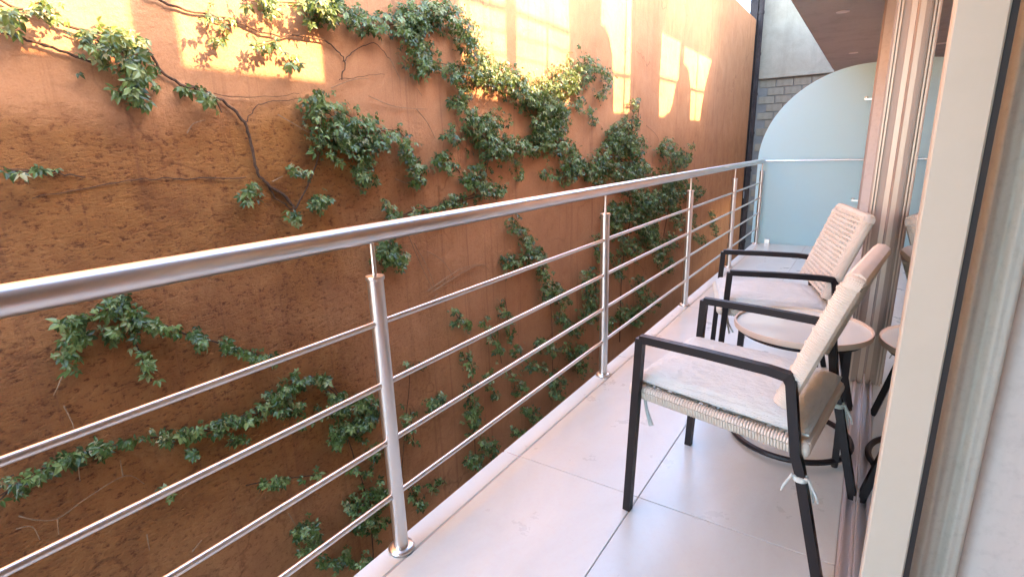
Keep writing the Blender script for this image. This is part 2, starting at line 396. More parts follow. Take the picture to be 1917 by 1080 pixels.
for k in range(3):
    for i in range(n): a_ = k * (n + 1) + i; fs.append((a_, a_ + 1, a_ + n + 2, a_ + n + 1))
b.add(vs, fs, True); o = b.build('reflection_folds', 'backdrop', cv); md = o.modifiers.new('thickness', 'SOLIDIFY'); md.thickness = .002
MB().tube([(-.01, .0, 2.47), (1.2, .0, 2.47)], .008, 10).build('rod', 'alu', cv)
tr = empty('door_track', (0, 0, 0), label='bright aluminium sliding door track on the floor beside the chairs', cat='track')
MB().box(.047, .30, -1.6, 3.03, -.012, .004).build('sill', 'alu', tr)
for x in (.052, .078, .112, .18): MB().box(x, x + .006, -1.6, 3.03, .0042, .024).build('rail', 'alu', tr)

# ------------------------------------------------------------------ storey above: slab, downlights, terrace railing, and an added unseen screen shaped to cut the wall's sun patches
ub = empty('upper_terrace', (0, 0, 2.5), label='brown painted terrace slab overhead with two recessed downlights', cat='terrace')
XT = -.90; KT = 1.6 + SUN.z / SUN.x * (XT - XW) - 2.5
MB().box(-.82, 6, -6, 12.1, 0, .25).build('slab', 'soffit', ub)
MB().box(-.965, -.835, -6, 19, .2505, KT).build('kerb', 'slab', ub)
MB().box(-.8345, 6, -6, 12.1, .2505, .27).build('terrace_floor', 'slab', ub)
for y in (3.7, 6.9, 10.1):
    d = MB().lathe([(.062, -.006), (.062, 0), (.0, .0)], (-.44, y, -.0005), 24).build('downlight', 'lamp', ub)
    MB().lathe([(.04, -.0085), (.04, -.0065)], (-.44, y, 0), 20).build('lens', 'lamp', d)
SHY = SUN.y / SUN.x * (XT - XW); SHZ = SUN.z / SUN.x * (XT - XW)
def tz(z): return z + SHZ - 2.5
def ty(y): return y + SHY
MB().tube([(XT, ty(-4), tz(2.385)), (XT, ty(6.0), tz(2.385))], .024, 12).build('terrace_handrail', 'steel', ub)
for z in (2.20, 2.02, 1.85): MB().tube([(XT, ty(3.0), tz(z)), (XT, ty(6.0), tz(z))], .008, 8).build('terrace_bar', 'steel', ub)
for y in (-1.2, .3, 3.63, 4.86): MB().tube([(XT, ty(y), KT), (XT, ty(y), tz(2.385))], .016, 10).build('terrace_post', 'steel', ub)
TOPZ = tz(3.3)
def shade_piece(a, b, z1=None, z0=KT): MB().box(XT - .05, XT + .05, ty(a), ty(b), z0, TOPZ if z1 is None else z1).build('shade_pillar', 'slab', ub)
shade_piece(1.2, 1.36); shade_piece(2.2, 3.5); shade_piece(4.15, 4.29); shade_piece(5.35, 6.12); shade_piece(7.06, 8.22, tz(3.6)); shade_piece(9.17, 9.38, tz(3.6)); shade_piece(11.15, 18, tz(4.3))
shade_piece(6.12, 7.06, tz(3.5), tz(3.25)); shade_piece(8.22, 9.17, tz(3.6), tz(2.86)); shade_piece(9.38, 11.15, tz(4.0), tz(2.82))
def fillet(pts):                                     # unseen curved pieces added to round the edges of the sun patches
    n = len(pts); P = [(ty(y), tz(z)) for y, z in pts]
    MB().add([(XT - .012, y, z) for y, z in P] + [(XT + .012, y, z) for y, z in P], [tuple(range(n)), tuple(range(2 * n - 1, n - 1, -1))] +
             [(i, (i + 1) % n, (i + 1) % n + n, i + n) for i in range(n)]).build('shade_panel', 'slab', ub)
fillet([(6.12, 1.6), (6.55, 1.6), (6.53, 2.0), (6.47, 2.3), (6.36, 2.5), (6.24, 2.58), (6.12, 2.6)])
fillet([(9.38, 1.6), (9.88, 1.6), (9.85, 2.1), (9.72, 2.4), (9.55, 2.5), (9.38, 2.52)])
fillet([(11.15, 2.75), (10.95, 2.5), (10.72, 2.2), (10.6, 1.9), (10.55, 1.62), (10.5, 1.55), (11.15, 1.55)])
fillet([(9.17, 2.3), (8.98, 2.1), (8.85, 1.85), (8.75, 1.72), (8.6, 1.7), (8.4, 1.6), (8.4, 1.5), (9.17, 1.5)])
for y in (6.86, 10.2): MB().box(XT - .01, XT + .01, ty(y) - .02, ty(y) + .02, KT, tz(3.2)).build('shade_mullion', 'steel', ub)
for a, b, z in ((6.5, 7.06, 2.1), (8.22, 9.17, 2.2), (9.8, 11.0, 2.15)): MB().box(XT - .01, XT + .01, ty(a), ty(b), tz(z) - .02, tz(z) + .02).build('shade_transom', 'steel', ub)

# ------------------------------------------------------------------ chairs
def cord(b, pts, r, n=5): b.tube(pts, r, n, cap=False)
def build_chair():
    e = empty('rope_armchair')
    HW = .26
    for s in (-1, 1):
        y = s * HW
        def arc(p, q, r_, k=4):  # rounded corner p between previous and next
            return p
        side = MB().tube([(.0, y, .0), (.028, y, .628)], .0125, 4, square=True); side.build('front_leg', 'frame', e)
        MB().tube([(.028, y, .6265), (.22, y, .624), (.40, y, .618), (.448, y, .612), (.458, y, .594)], .0122, 4, square=True).build('armrest', 'frame', e)
        MB().tube([(.457, y, .602), (.487, y, .40), (.50, y, .36), (.585, y, 0)], .0125, 4, square=True).build('rear_leg', 'frame', e)
        MB().tube([(.012, y * .99, .445), (.012, s * .235, .445)], .008, 6).build('seat_bracket', 'frame', e)
        MB().tube([(.49, y * .99, .40), (.485, s * .235, .41)], .008, 6).build('seat_bracket', 'frame', e)
    # seat frame and its rope winding
    z0, z1 = .447, .415
    ring = [(.0, -.235, z0), (.50, -.235, z1), (.50, .235, z1), (.0, .235, z0), (.0, -.235, z0)]
    MB().tube(ring, .011, 8).build('seat_frame', 'frame', e)
    b = MB(); n = 62
    def wrap(p, q, k, axis):
        p, q = Vector(p), Vector(q); d = (q - p).normalized(); u = Vector((0, 0, 1)); v = d.cross(u)
        for i in range(k):
            c = p.lerp(q, (i + .5) / k); pts = []
            for t_ in range(9):
                an = 2 * math.pi * t_ / 8; rz = .031 if math.sin(an) < 0 else .014
                pts.append(c + v * math.cos(an) * .0155 + u * math.sin(an) * rz + d * (t_ / 8 - .5) * .002)
            cord(b, pts, .0042, 5)
    for i in range(4): wrap(ring[i], ring[i + 1], n if i % 2 == 0 else 58, i)
    for px_, py_, pz_ in ring[:4]:
        b.add([(px_ + .0185 * math.cos(u_) * math.cos(v_), py_ + .0185 * math.cos(u_) * math.sin(v_), pz_ - .008 + .024 * math.sin(u_)) for u_ in [R(-90 + 22.5 * q) for q in range(9)] for v_ in [R(36 * q) for q in range(10)]],
              [(i * 10 + q, i * 10 + (q + 1) % 10, (i + 1) * 10 + (q + 1) % 10, (i + 1) * 10 + q) for i in range(8) for q in range(10)], True)
    b.build('rope_binding', 'rope', e)
    b = MB()
    for i in range(30):
        y = -.225 + .45 * i / 29; cord(b, [(.0 + .5 * k / 10, y, z0 + (z1 - z0) * k / 10 + .012 - .02 * math.sin(math.pi * k / 10) + .004 * (1 if (k + i) % 2 else -1)) for k in range(11)], .0042)
    for i in range(30):
        x = .01 + .48 * i / 29; cord(b, [(x, -.235 + .47 * k / 10, z0 + (z1 - z0) * x / .5 + .012 - .02 * math.sin(math.pi * x / .5) - .004 * (1 if (k + i) % 2 else -1)) for k in range(11)], .0042)
    b.build('seat_weave', 'rope', e)
    # cushion
    b = MB(); nx, ny = 26, 26; vs = []; fs = []
    def cz(u, v, top):
        ed = (1 - abs(2 * u - 1) ** 6) * (1 - abs(2 * v - 1) ** 6); ed = max(0, ed) ** .45
        mid = .5
        wob = .0035 * math.sin(9 * u + 3 * v) * math.sin(7 * v + 1)
        return (.033 * ed * (1 + .18 * math.sin(math.pi * u) * math.sin(math.pi * v)) + wob * ed) if top else -.022 * ed
    for top in (1, 0):
        for i in range(nx + 1):
            for j in range(ny + 1):
                u, v = i / nx, j / ny; x = -.004 + .512 * u; yy = -.234 + .468 * v
                vs.append((x, yy, .478 - .03 * u + cz(u, v, top)))
    o2 = (nx + 1) * (ny + 1)
    for i in range(nx):
        for j in range(ny):
            q = (i * (ny + 1) + j, (i + 1) * (ny + 1) + j, (i + 1) * (ny + 1) + j + 1, i * (ny + 1) + j + 1); fs.append(q); fs.append(tuple(o2 + k for k in reversed(q)))
    b.add(vs, fs, True); cu = b.build('cushion', 'fabric', e)
    pts = [(-.002, -.232, .478), (.506, -.232, .448), (.506, .232, .448), (-.002, .232, .478), (-.002, -.232, .478)]
    MB().tube(pts, .004, 6).build('piping', 'fabric', cu)
    # backrest: rounded frame wound and woven with rope, leaning back
    P0, P1 = Vector((.437, 0, .522)), Vector((.562, 0, .878)); d = (P1 - P0).normalized(); nrm = Vector((d.z, 0, -d.x)); Hh = (P1 - P0).length; W = .238
    def bp(v, y, off): return P0 + d * (v * Hh) + nrm * off + Vector((0, y, 0))
    fr = [bp(0, -W, 0), bp(.93, -W, 0), bp(1, -W + .03, .004), bp(1, W - .03, .004), bp(.93, W, 0), bp(0, W, 0), bp(0, -W, 0)]
    MB().tube(fr, .011, 8).build('back_frame', 'frame', e)
    b = MB(); rows = 19; cols = 22
    for i in range(rows):                       # cords running across, over and under the uprights, front and rear layer
        v = .02 + .96 * i / (rows - 1)
        for lay in (-1,):
            pts = [bp(v, -W - .014, 0)]
            for k in range(cols * 2 + 1):
                yy = -W + 2 * W * k / (cols * 2); ph = math.cos(math.pi * (k / 2. + i)) 
                pts.append(bp(v, yy, lay * (.016 if abs(yy) > W - .02 else .011) + .007 * ph))
            pts.append(bp(v, W + .014, 0)); cord(b, pts, .0062, 5)
    b.build('rope_weave', 'rope', e)
    b = MB()
    for k in range(cols // 2 + 1):
        yy = -W + 2 * W * k / (cols // 2)
        for o_ in (-.006, .006): cord(b, [bp(0, yy + o_, -.014), bp(.5, yy + o_, -.0135), bp(.985, yy + o_, -.014)], .0042, 5)
    b.build('rope_upright', 'rope', e)
    b = MB()                                    # tight winding on the side tubes and the top
    for s in (-1, 1):
        for i in range(58):
            v = .005 + .95 * i / 57; c = bp(v, s * W, 0)
            cord(b, [c + nrm * math.cos(2 * math.pi * t_ / 8) * .0215 + Vector((0, s, 0)) * math.sin(2 * math.pi * t_ / 8) * .0165 + d * (t_ / 8 - .5) * .006 for t_ in range(9)], .0045, 5)
    for i in range(64):
        yy = -W + .01 + (2 * W - .02) * i / 63; c = bp(1, yy, .002)
        cord(b, [c + nrm * math.cos(2 * math.pi * t_ / 8) * .0205 + d * math.sin(2 * math.pi * t_ / 8) * .0165 for t_ in range(9)], .0048, 5)
    for s in (-1, 1):                           # rounded rope-covered corners
        c = bp(.965, s * (W - .004), .002)
        for k in range(7):
            an = math.pi / 2 * k / 6; rr = .0165
            cord(b, [c + d * (math.sin(an) * .018) + Vector((0, s, 0)) * (math.cos(an) * .018) * (1 - .0) + nrm * math.cos(2 * math.pi * t_ / 8) * rr +
                     (d * math.cos(an) * -0.0 + Vector((0, s, 0)) * math.cos(an) * .3 + d * math.sin(an) * .3) * math.sin(2 * math.pi * t_ / 8) * .010 for t_ in range(9)], .0052, 5)
        bm = [(c + Vector((0, s * .010 * math.cos(v_), 0)) * 1.6 * math.cos(u_) + d * .018 * math.sin(v_) * math.cos(u_) + nrm * .016 * math.sin(u_)) for u_ in [R(-90 + 22.5 * q) for q in range(9)] for v_ in [R(45 * q) for q in range(8)]]
        b.add(bm, [(i * 8 + q, i * 8 + (q + 1) % 8, (i + 1) * 8 + (q + 1) % 8, (i + 1) * 8 + q) for i in range(8) for q in range(8)], True)
    b.build('rope_binding', 'rope', e)
    # tie strings knotted round the rear legs and the front
    for x, y, z, s in ((.505, -HW, .335, -1), (.505, HW, .335, 1), (.03, .225, .40, 1), (.03, -.225, .40, 1)):
        b = MB()
        if x > .3:
            b.lathe([(.019, -.007), (.021, 0), (.019, .007)], (x, y, z), 10)
            for dx, dy, dz in ((.042, -.014, -.03), (-.036, -.012, -.03), (.03, .02, -.055)):
                b.tube([(x, y, z), (x + dx * .5, y + dy * .5 - .012, z + .012), (x + dx, y + dy, z + dz), (x + dx * 1.15, y + dy, z + dz - .02)], [.0035, .0042, .0035, .002], 6)
        else:
            b.tube([(x, y, z + .02), (x + .006, y + .004, z - .03), (x + .02, y + .006, z - .085)], .0042, 6); b.tube([(x, y, z + .02), (x + .012, y, z - .03), (x + .035, y - .004, z - .075)], .0042, 6)
        b.build('cushion_tie', 'fabric', e)
    return e
GRP = 'rope armchairs on the balcony'
ch = build_chair()
tag(ch, 'black framed rope armchair with pale cushion, nearest the camera', 'chair', GRP)
ch.location = (-.534, 1.753, 0); ch.rotation_euler = (0, 0, math.atan2(-.117, .993))
c2 = copy_tree(ch); tag(c2, 'black framed rope armchair with woven back showing, beyond the round table', 'chair', GRP)
c2.location = (-.59, 2.771, 0); c2.rotation_euler = (0, 0, math.atan2(.269, .963))

# ------------------------------------------------------------------ round side table
tb = empty('side_table', (-.163, 2.27, 0), label='round white side table with beige rim and dark ring base between chairs', cat='table')
TR, TZ = .243, .5
MB().lathe([(TR - .012, TZ - .016), (TR - .004, TZ - .016), (TR - .004, TZ - .004), (0.0, TZ - .004)], n=64).build('table_top', 'tabletop', tb)
b = MB(); prof = [(TR - .006, TZ - .018), (TR, TZ - .016), (TR + .002, TZ - .004), (TR, TZ + .006), (TR - .006, TZ + .006), (TR - .007, TZ - .003)]
n = 64; b.add([(r_ * math.cos(2 * math.pi * k / n), r_ * math.sin(2 * math.pi * k / n), z) for r_, z in prof for k in range(n)],
      [(i * n + k, i * n + (k + 1) % n, ((i + 1) % 6) * n + (k + 1) % n, ((i + 1) % 6) * n + k) for i in range(6) for k in range(n)], True); b.build('rim', 'tablerim', tb)
RB = .222
def ringtube(rad, z, r_, n=56, q=8):
    b = MB(); b.add([((rad + r_ * math.cos(2 * math.pi * j / q)) * math.cos(2 * math.pi * k / n), (rad + r_ * math.cos(2 * math.pi * j / q)) * math.sin(2 * math.pi * k / n), z + r_ * math.sin(2 * math.pi * j / q)) for k in range(n) for j in range(q)],
          [(k * q + j, ((k + 1) % n) * q + j, ((k + 1) % n) * q + (j + 1) % q, k * q + (j + 1) % q) for k in range(n) for j in range(q)], True); return b
ringtube(RB, .026, .0115).build('base_ring', 'frame', tb)
ringtube(RB - .01, TZ - .03, .009).build('top_ring', 'frame', tb)
for an in (R(185), R(-38), R(75)):
    x, y = math.cos(an), math.sin(an)
    MB().tube([(x * RB, y * RB, .026), (x * (RB - .01), y * (RB - .01), TZ - .03)], .0115, 4, square=True).build('leg', 'frame', tb)
    MB().lathe([(.011, .0005), (.012, .016)], (x * RB, y * RB, 0), 12).build('foot', 'black', tb)

# ------------------------------------------------------------------ creeper on the wall
def wallpt(x, y, off=.03):                 # photo survey point -> point at the wall face
    c = Vector((x - 958.5, y - 540, FPX)); d = w(c); k = (XW + off) / d.x
    return Vector((XW + off, d.y * k, 1.2 + d.z * k)), k * FPX
def leaf_template(seed):
    rd = random.Random(seed); vs, fs = [], []
    for a, L in ((0, 1), (58, .9), (-58, .92), (118, .66), (-118, .68)):
        if abs(a) > 100 and rd.random() < .25: continue
        a = R(a + rd.uniform(-12, 12)); L *= rd.uniform(.82, 1.1); W_ = L * rd.uniform(.24, .31); curl = rd.uniform(.1, .55); tw = rd.uniform(-.35, .35)
        dx, dz = math.sin(a), -math.cos(a); px, pz = dz, -dx
        def P(u, s, h): return (h - curl * L * u * u + tw * s, dx * L * u + px * s, dz * L * u + pz * s)
        o = len(vs); fold = .09 * L
        vs += [P(.16, 0, 0), P(.45, -W_, fold), P(.47, 0, -.01), P(.45, W_, fold), P(.76, -W_ * .78, fold * .7), P(.78, 0, -.01), P(.76, W_ * .78, fold * .7), P(1.1, 0, 0)]
        fs += [tuple(o + i for i in f) for f in ((0, 2, 1), (0, 3, 2), (1, 2, 5, 4), (2, 3, 6, 5), (4, 5, 7), (5, 6, 7))]
        vs += [(0, 0, 0)]; vs += [P(.18, .018, 0), P(.18, -.018, 0)]; fs.append((o + 8, o + 9, o + 10))
    o = len(vs); vs += [(0, .014, 0), (0, -.014, 0), (-.6, .0, .55)]; fs += [(o, o + 1, o + 2)]
    return vs, fs
LT = [leaf_template(s) for s in range(9)]
LM = []
for vs, fs in LT:
    me = bpy.data.meshes.new('leaf'); me.from_pydata(vs, [], fs); me.materials.append(M['leaf'])
    at = me.attributes.new('tint', 'FLOAT', 'FACE'); at.data.foreach_set('value', [random.uniform(-.05, .05) for _ in fs]); LM.append(me)
def smooth_path(pts, k=5):
    out = []
    for i in range(len(pts) - 1):
        p0, p1, p2, p3 = pts[max(i - 1, 0)], pts[i], pts[i + 1], pts[min(i + 2, len(pts) - 1)]
        for t_ in range(k):
            t = t_ / k; out.append(.5 * ((2 * p1) + (p2 - p0) * t + (2 * p0 - 5 * p1 + 4 * p2 - p3) * t * t + (3 * p1 - p0 - 3 * p2 + p3) * t ** 3))
    return out + [pts[-1]]
NLEAF = 0
def vine(label, strokes, stems=(), twigs=(), seed=1, size=.037, maxobj=300):
    global NLEAF
    rd = random.Random(seed); leaves = []
    for st in strokes:
        pts, hw = st[0], st[1]; dens = st[2] if len(st) > 2 else 1.0
        segs = [(a, b, math.dist(a, b)) for a, b in zip(pts, pts[1:])]; L = sum(s[2] for s in segs)
        mid = pts[len(pts) // 2]; dep = wallpt(*mid)[1]; lp = size * FPX / dep
        area = (L + 2 * hw) * 2 * hw; nlv = max(2, int(dens * 3.5 * area / (1.5 * lp * lp)))
        clumps = [(rd.random(), rd.uniform(-1, 1)) for _ in range(max(2, nlv // 5))]
        for _ in range(nlv):
            if rd.random() < .65: cu, cs = rd.choice(clumps); u = cu + rd.gauss(0, .6 * hw / (L + 1)); s_ = cs * .85 + rd.gauss(0, .32)
            else: u, s_ = rd.uniform(-.03, 1.03), rd.gauss(0, .62)
            u = min(1.02, max(-.02, u)); q = u * L; x = y = 0
            for a, b, l_ in segs:
                if q <= l_ or (a, b, l_) == segs[-1]:
                    t = q / max(l_, 1e-6); x, y = a[0] + (b[0] - a[0]) * t, a[1] + (b[1] - a[1]) * t; nx, ny = -(b[1] - a[1]) / max(l_, 1), (b[0] - a[0]) / max(l_, 1); break
                q -= l_
            s_ = max(-1.5, min(1.5, s_)); x += nx * s_ * hw * 1.2 + rd.gauss(0, 2); y += ny * s_ * hw * 1.2 + rd.gauss(0, 2)
            off = .02 + .15 * rd.random() ** 1.2 * (1.2 - min(1, abs(s_)))
            p, dp = wallpt(x, y, off)
            sc = size * rd.uniform(.55, 1.3) * (.8 if abs(s_) > .9 else 1)
            leaves.append((sc / dp, p, (rd.gauss(0, .8), -abs(rd.gauss(.5, .5)), rd.gauss(0, .7)), sc, rd.randrange(9), rd.random()))
    leaves.sort(key=lambda l: -l[0]); NLEAF += len(leaves)
    base = wallpt(*(stems[0][0][0] if stems else strokes[0][0][0]), 0)[0]
    e = empty('creeper', base, label=label, cat='creeper', group='creepers on the ochre wall')
    for sp in stems:
        pts, r0 = sp[0], sp[1] * .68; n = len(pts)
        P = smooth_path([wallpt(px, py, r0 + .006 + rd.uniform(0, .01))[0] - base for px, py in pts])
        for q in P[1:-1]: q += Vector((0, rd.gauss(0, .004), rd.gauss(0, .004)))
        MB().tube(P, [r0 * (1 - .45 * i / len(P)) * rd.uniform(.88, 1.12) for i in range(len(P))], 7).build('stem', 'bark', e)
    for pts in twigs:
        P = smooth_path([wallpt(px, py, .012 + rd.uniform(0, .02))[0] - base for px, py in pts])
        MB().tube(P, [.0035 * (1 - .6 * i / len(P)) for i in range(len(P))], 5).build('twig', 'twig', e)
    # every clump hangs on thin shoots
    for st in strokes:
        P = smooth_path([wallpt(px + rd.gauss(0, 3), py + rd.gauss(0, 3), .015)[0] - base for px, py in st[0]])
        MB().tube(P, .0035, 5).build('shoot', 'bark', e)
    for l in leaves[:maxobj]: inst(LM[l[4]], 'leaf', e, l[1] - base, l[2], l[3])
    rest = leaves[maxobj:]
    if rest:
        V, F, T = [], [], []
        for _, p, rt, sc, k, tn in rest:
            mt = Matrix.Translation(p - base) @ Euler(rt).to_matrix().to_4x4() @ Matrix.Scale(sc, 4); o = len(V)
            V += [tuple(mt @ Vector(v)) for v in LT[k][0]]; F += [tuple(i + o for i in f) for f in LT[k][1]]; T += [tn] * len(LT[k][1])
        me = bpy.data.meshes.new('foliage'); me.from_pydata(V, [], F); me.materials.append(M['leaf'])
        at = me.attributes.new('tint', 'FLOAT', 'FACE'); at.data.foreach_set('value', T)
        o = bpy.data.objects.new('foliage', me); col.objects.link(o); o.parent = e; o['kind'] = 'stuff'
    return e
S = lambda *a: list(zip(a[0::2], a[1::2]))
vine('creeper with a long woody stem arching from the upper left corner down to a fork',
     [(S(165, 75, 215, 95, 255, 115, 280, 150), 34, .9), (S(235, 150, 262, 182), 24), (S(205, 65, 232, 75), 16), (S(250, 185, 275, 195), 12), (S(345, 158, 390, 182, 412, 208), 11),
      (S(0, 35, 40, 18, 90, 18, 112, 45), 14), (S(0, 55, 25, 60), 10, .7), (S(120, 60, 160, 75), 12, .6), (S(470, 345, 466, 375), 15), (S(540, 320, 582, 322), 8), (S(585, 372, 612, 384), 16), (S(560, 402, 545, 415), 14)],
     [(S(550, 390, 535, 370, 500, 345, 480, 320, 470, 270, 458, 230, 430, 200, 390, 178, 345, 160, 310, 140, 280, 100, 225, 70, 165, 58, 100, 40, 50, 20, -40, -10), .013),
      (S(550, 395, 580, 340, 597, 290, 600, 240), .008), (S(175, 118, 110, 97, 50, 75, 0, 62, -40, 55), .009), (S(500, 345, 520, 375, 548, 392), .006), (S(460, 332, 350, 335, 300, 333, 250, 337, 190, 347, 60, 372), .004),
      (S(458, 230, 480, 200, 510, 190, 580, 186), .004), (S(310, 140, 280, 115, 245, 90), .005), (S(400, 175, 480, 182, 560, 176), .003)],
     [S(350, 250, 362, 232, 385, 225), S(520, 215, 555, 235, 580, 250), S(510, 340, 530, 330)], 11)
vine('small sparse creeper shoot lying across the rough stucco at the left picture edge',
     [(S(5, 318, 40, 322, 75, 322, 112, 327), 8, .9)], [(S(160, 332, 110, 326, 60, 320, -10, 312), .004)], [], 12)
vine('creeper trailing along the wall top with a thick dark green curtain of leaves',
     [(S(385, 30, 430, 45), 13, .6), (S(425, 50, 405, 78), 10, .8), (S(480, 88, 520, 72), 12, .8), (S(535, 95, 555, 130), 10, .8), (S(455, 0, 520, 5, 570, 10), 14), (S(570, 0, 640, 28, 700, 45, 760, 48), 20, 1.3),
      (S(595, -10, 625, 15), 22, 1.2), (S(590, 30, 578, 48), 7), (S(755, 45, 790, 15, 830, 25), 26, 1.4), (S(765, 55, 778, 95, 795, 120), 20, 1.3), (S(795, 125, 788, 152), 9), (S(835, 20, 865, 50, 882, 85, 895, 112), 20, 1.3), (S(780, 30, 800, 60), 22, 1.2),
      (S(500, 20, 530, 25), 8, .6)],
     [(S(270, -10, 350, 20, 420, 35, 460, 50, 510, 65, 590, 70, 625, 90, 645, 112, 640, 150), .009), (S(642, 115, 665, 95, 700, 82, 730, 110), .005), (S(635, 150, 670, 145, 720, 140), .003)],
     [S(730, 110, 745, 140, 750, 150), S(745, 100, 755, 130), S(620, 165, 660, 150, 690, 148), S(780, 165, 790, 180)], 13)
vine('bushy creeper garland sagging below the sunlit window patches of the wall',
     [(S(785, 112, 830, 122, 862, 148), 13, 1), (S(862, 148, 895, 130, 940, 150, 975, 165), 20, 1.3), (S(900, 122, 970, 142), 16, 1.2), (S(975, 165, 1005, 190), 20, 1.3), (S(1000, 192, 1040, 160, 1080, 142, 1108, 122), 24, 1.4),
      (S(1110, 118, 1140, 138, 1142, 162, 1116, 182), 8, 1.1), (S(1095, 190, 1080, 205), 10), (S(1012, 205, 1060, 195), 22, 1.3), (S(1000, 228, 1060, 226), 20, 1.2), (S(1104, 205, 1116, 236), 6), (S(855, 165, 880, 180), 8, .7)],
     [(S(780, 110, 860, 146, 940, 150, 1005, 192, 1080, 150, 1130, 130), .006)], [S(905, 200, 920, 185), S(1100, 110, 1125, 108)], 14)
vine('dense creeper clump hanging beside the fork of the woody stem',
     [(S(583, 175, 590, 210, 600, 250, 610, 280), 17, 1.2), (S(590, 182, 640, 212, 682, 232, 740, 250), 15, 1.1), (S(620, 230, 660, 275, 695, 300), 24, 1.1), (S(645, 250, 725, 270), 16), (S(740, 250, 765, 268, 772, 295), 14, 1.1), (S(772, 295, 787, 330, 780, 350), 13, 1.1),
      (S(668, 332, 700, 318), 18, 1.3), (S(725, 368, 735, 402), 10, .7), (S(610, 285, 640, 300), 10, .6)],
     [(S(600, 285, 595, 230, 588, 178), .006), (S(595, 200, 660, 240, 740, 255, 785, 335), .005)], [S(660, 350, 690, 360), S(690, 180, 740, 200, 800, 205), S(740, 335, 765, 345)], 15)
vine('wide dark creeper thicket in the middle of the wall above the handrail',
     [(S(845, 190, 880, 205, 900, 230), 13, 1.1), (S(838, 245, 862, 262), 12), (S(900, 222, 920, 258, 930, 290), 28, 1.4), (S(815, 295, 850, 310, 862, 326), 12), (S(930, 282, 985, 276, 1040, 270), 16, 1.2), (S(1045, 270, 1080, 300, 1086, 325), 18, 1.2),
      (S(1010, 235, 1040, 262), 24, 1.3), (S(888, 312, 900, 350), 16, 1.2), (S(900, 352, 945, 358), 13), (S(962, 300, 972, 335), 9, .7), (S(830, 382, 870, 370, 915, 360), 9), (S(720, 412, 765, 404, 830, 386), 9, .7), (S(1060, 310, 1075, 335), 16, 1.1),
      (S(712, 465, 735, 478), 20, 1.5), (S(735, 480, 755, 492), 16, 1.3), (S(865, 330, 885, 350), 10, .8), (S(1015, 320, 1050, 335), 9, .7)],
     [(S(735, 480, 740, 410, 850, 378, 900, 350, 915, 270, 880, 205), .006), (S(915, 285, 1000, 275, 1080, 310), .004)], [S(780, 205, 800, 230, 815, 260), S(775, 455, 800, 500, 815, 540), S(800, 545, 860, 505, 900, 495, 915, 505)], 16)
vine('tall creeper mass at the far end of the wall climbing both sides of the handrail',
     [(S(1191, 186, 1193, 225, 1186, 250), 6, 1.1), (S(1156, 232, 1170, 250, 1150, 280), 22, 1.4), (S(1145, 285, 1120, 312, 1112, 338), 20, 1.4), (S(1180, 255, 1190, 290), 18, 1.3), (S(1150, 320, 1190, 330, 1212, 310), 22, 1.4), (S(1240, 270, 1265, 295, 1286, 308), 14, 1.4),
      (S(1268, 325, 1240, 345), 16, 1.3), (S(1297, 268, 1290, 300), 3, 1), (S(1140, 388, 1172, 410, 1200, 388), 18, 1.3), (S(1205, 385, 1245, 368, 1290, 350), 16, 1.4), (S(1180, 350, 1240, 398), 13, 1.2), (S(1290, 350, 1312, 366), 10, 1.2), (S(1150, 405, 1160, 450), 12, 1),
      (S(1332, 395, 1340, 440), 5, 1), (S(1100, 505, 1112, 560, 1100, 600), 15, 1.2), (S(1160, 580, 1200, 602), 13, .9), (S(1232, 490, 1260, 440), 12, .9), (S(1195, 430, 1230, 440), 14, 1), (S(1290, 400, 1300, 425), 8, .9), (S(1150, 470, 1165, 520), 10, .7), (S(1190, 520, 1210, 560), 10, .7), (S(1130, 620, 1150, 600), 10, .8), (S(1210, 400, 1225, 470), 14, 1.2), (S(1165, 455, 1200, 470), 14, 1.0), (S(1120, 440, 1130, 490), 10, .9), (S(1260, 380, 1275, 430), 10, 1), (S(1180, 590, 1230, 560), 10, .8), (S(1240, 510, 1262, 490), 9, .8), (S(1300, 440, 1320, 455), 6, .8)],
     [(S(1160, 640, 1165, 500, 1180, 400, 1170, 300, 1190, 200), .009), (S(1230, 500, 1250, 400, 1265, 300), .007)], [S(1210, 235, 1230, 255, 1235, 275)], 17)
vine('creeper arch with a bright leaf tuft below the handrail at left',
     [(S(105, 602, 150, 600, 205, 578), 12), (S(200, 572, 255, 578), 16, 1.5), (S(135, 612, 130, 650, 122, 692), 15, 1.1), (S(165, 620, 150, 655), 9), (S(195, 628, 225, 620), 12, 1.2), (S(240, 606, 300, 606, 360, 628), 12, 1.2), (S(360, 630, 420, 645, 480, 662, 522, 678), 10, 1), (S(248, 630, 268, 665, 286, 712), 9, .9),
      (S(375, 640, 385, 650), 10, 1.3), (S(470, 672, 485, 678), 8, 1.2)],
     [(S(525, 680, 450, 655, 360, 628, 290, 606, 215, 585, 140, 600, 105, 605), .005)], [S(118, 700, 108, 725, 100, 740), S(120, 760, 135, 790, 140, 810)], 18, .037)
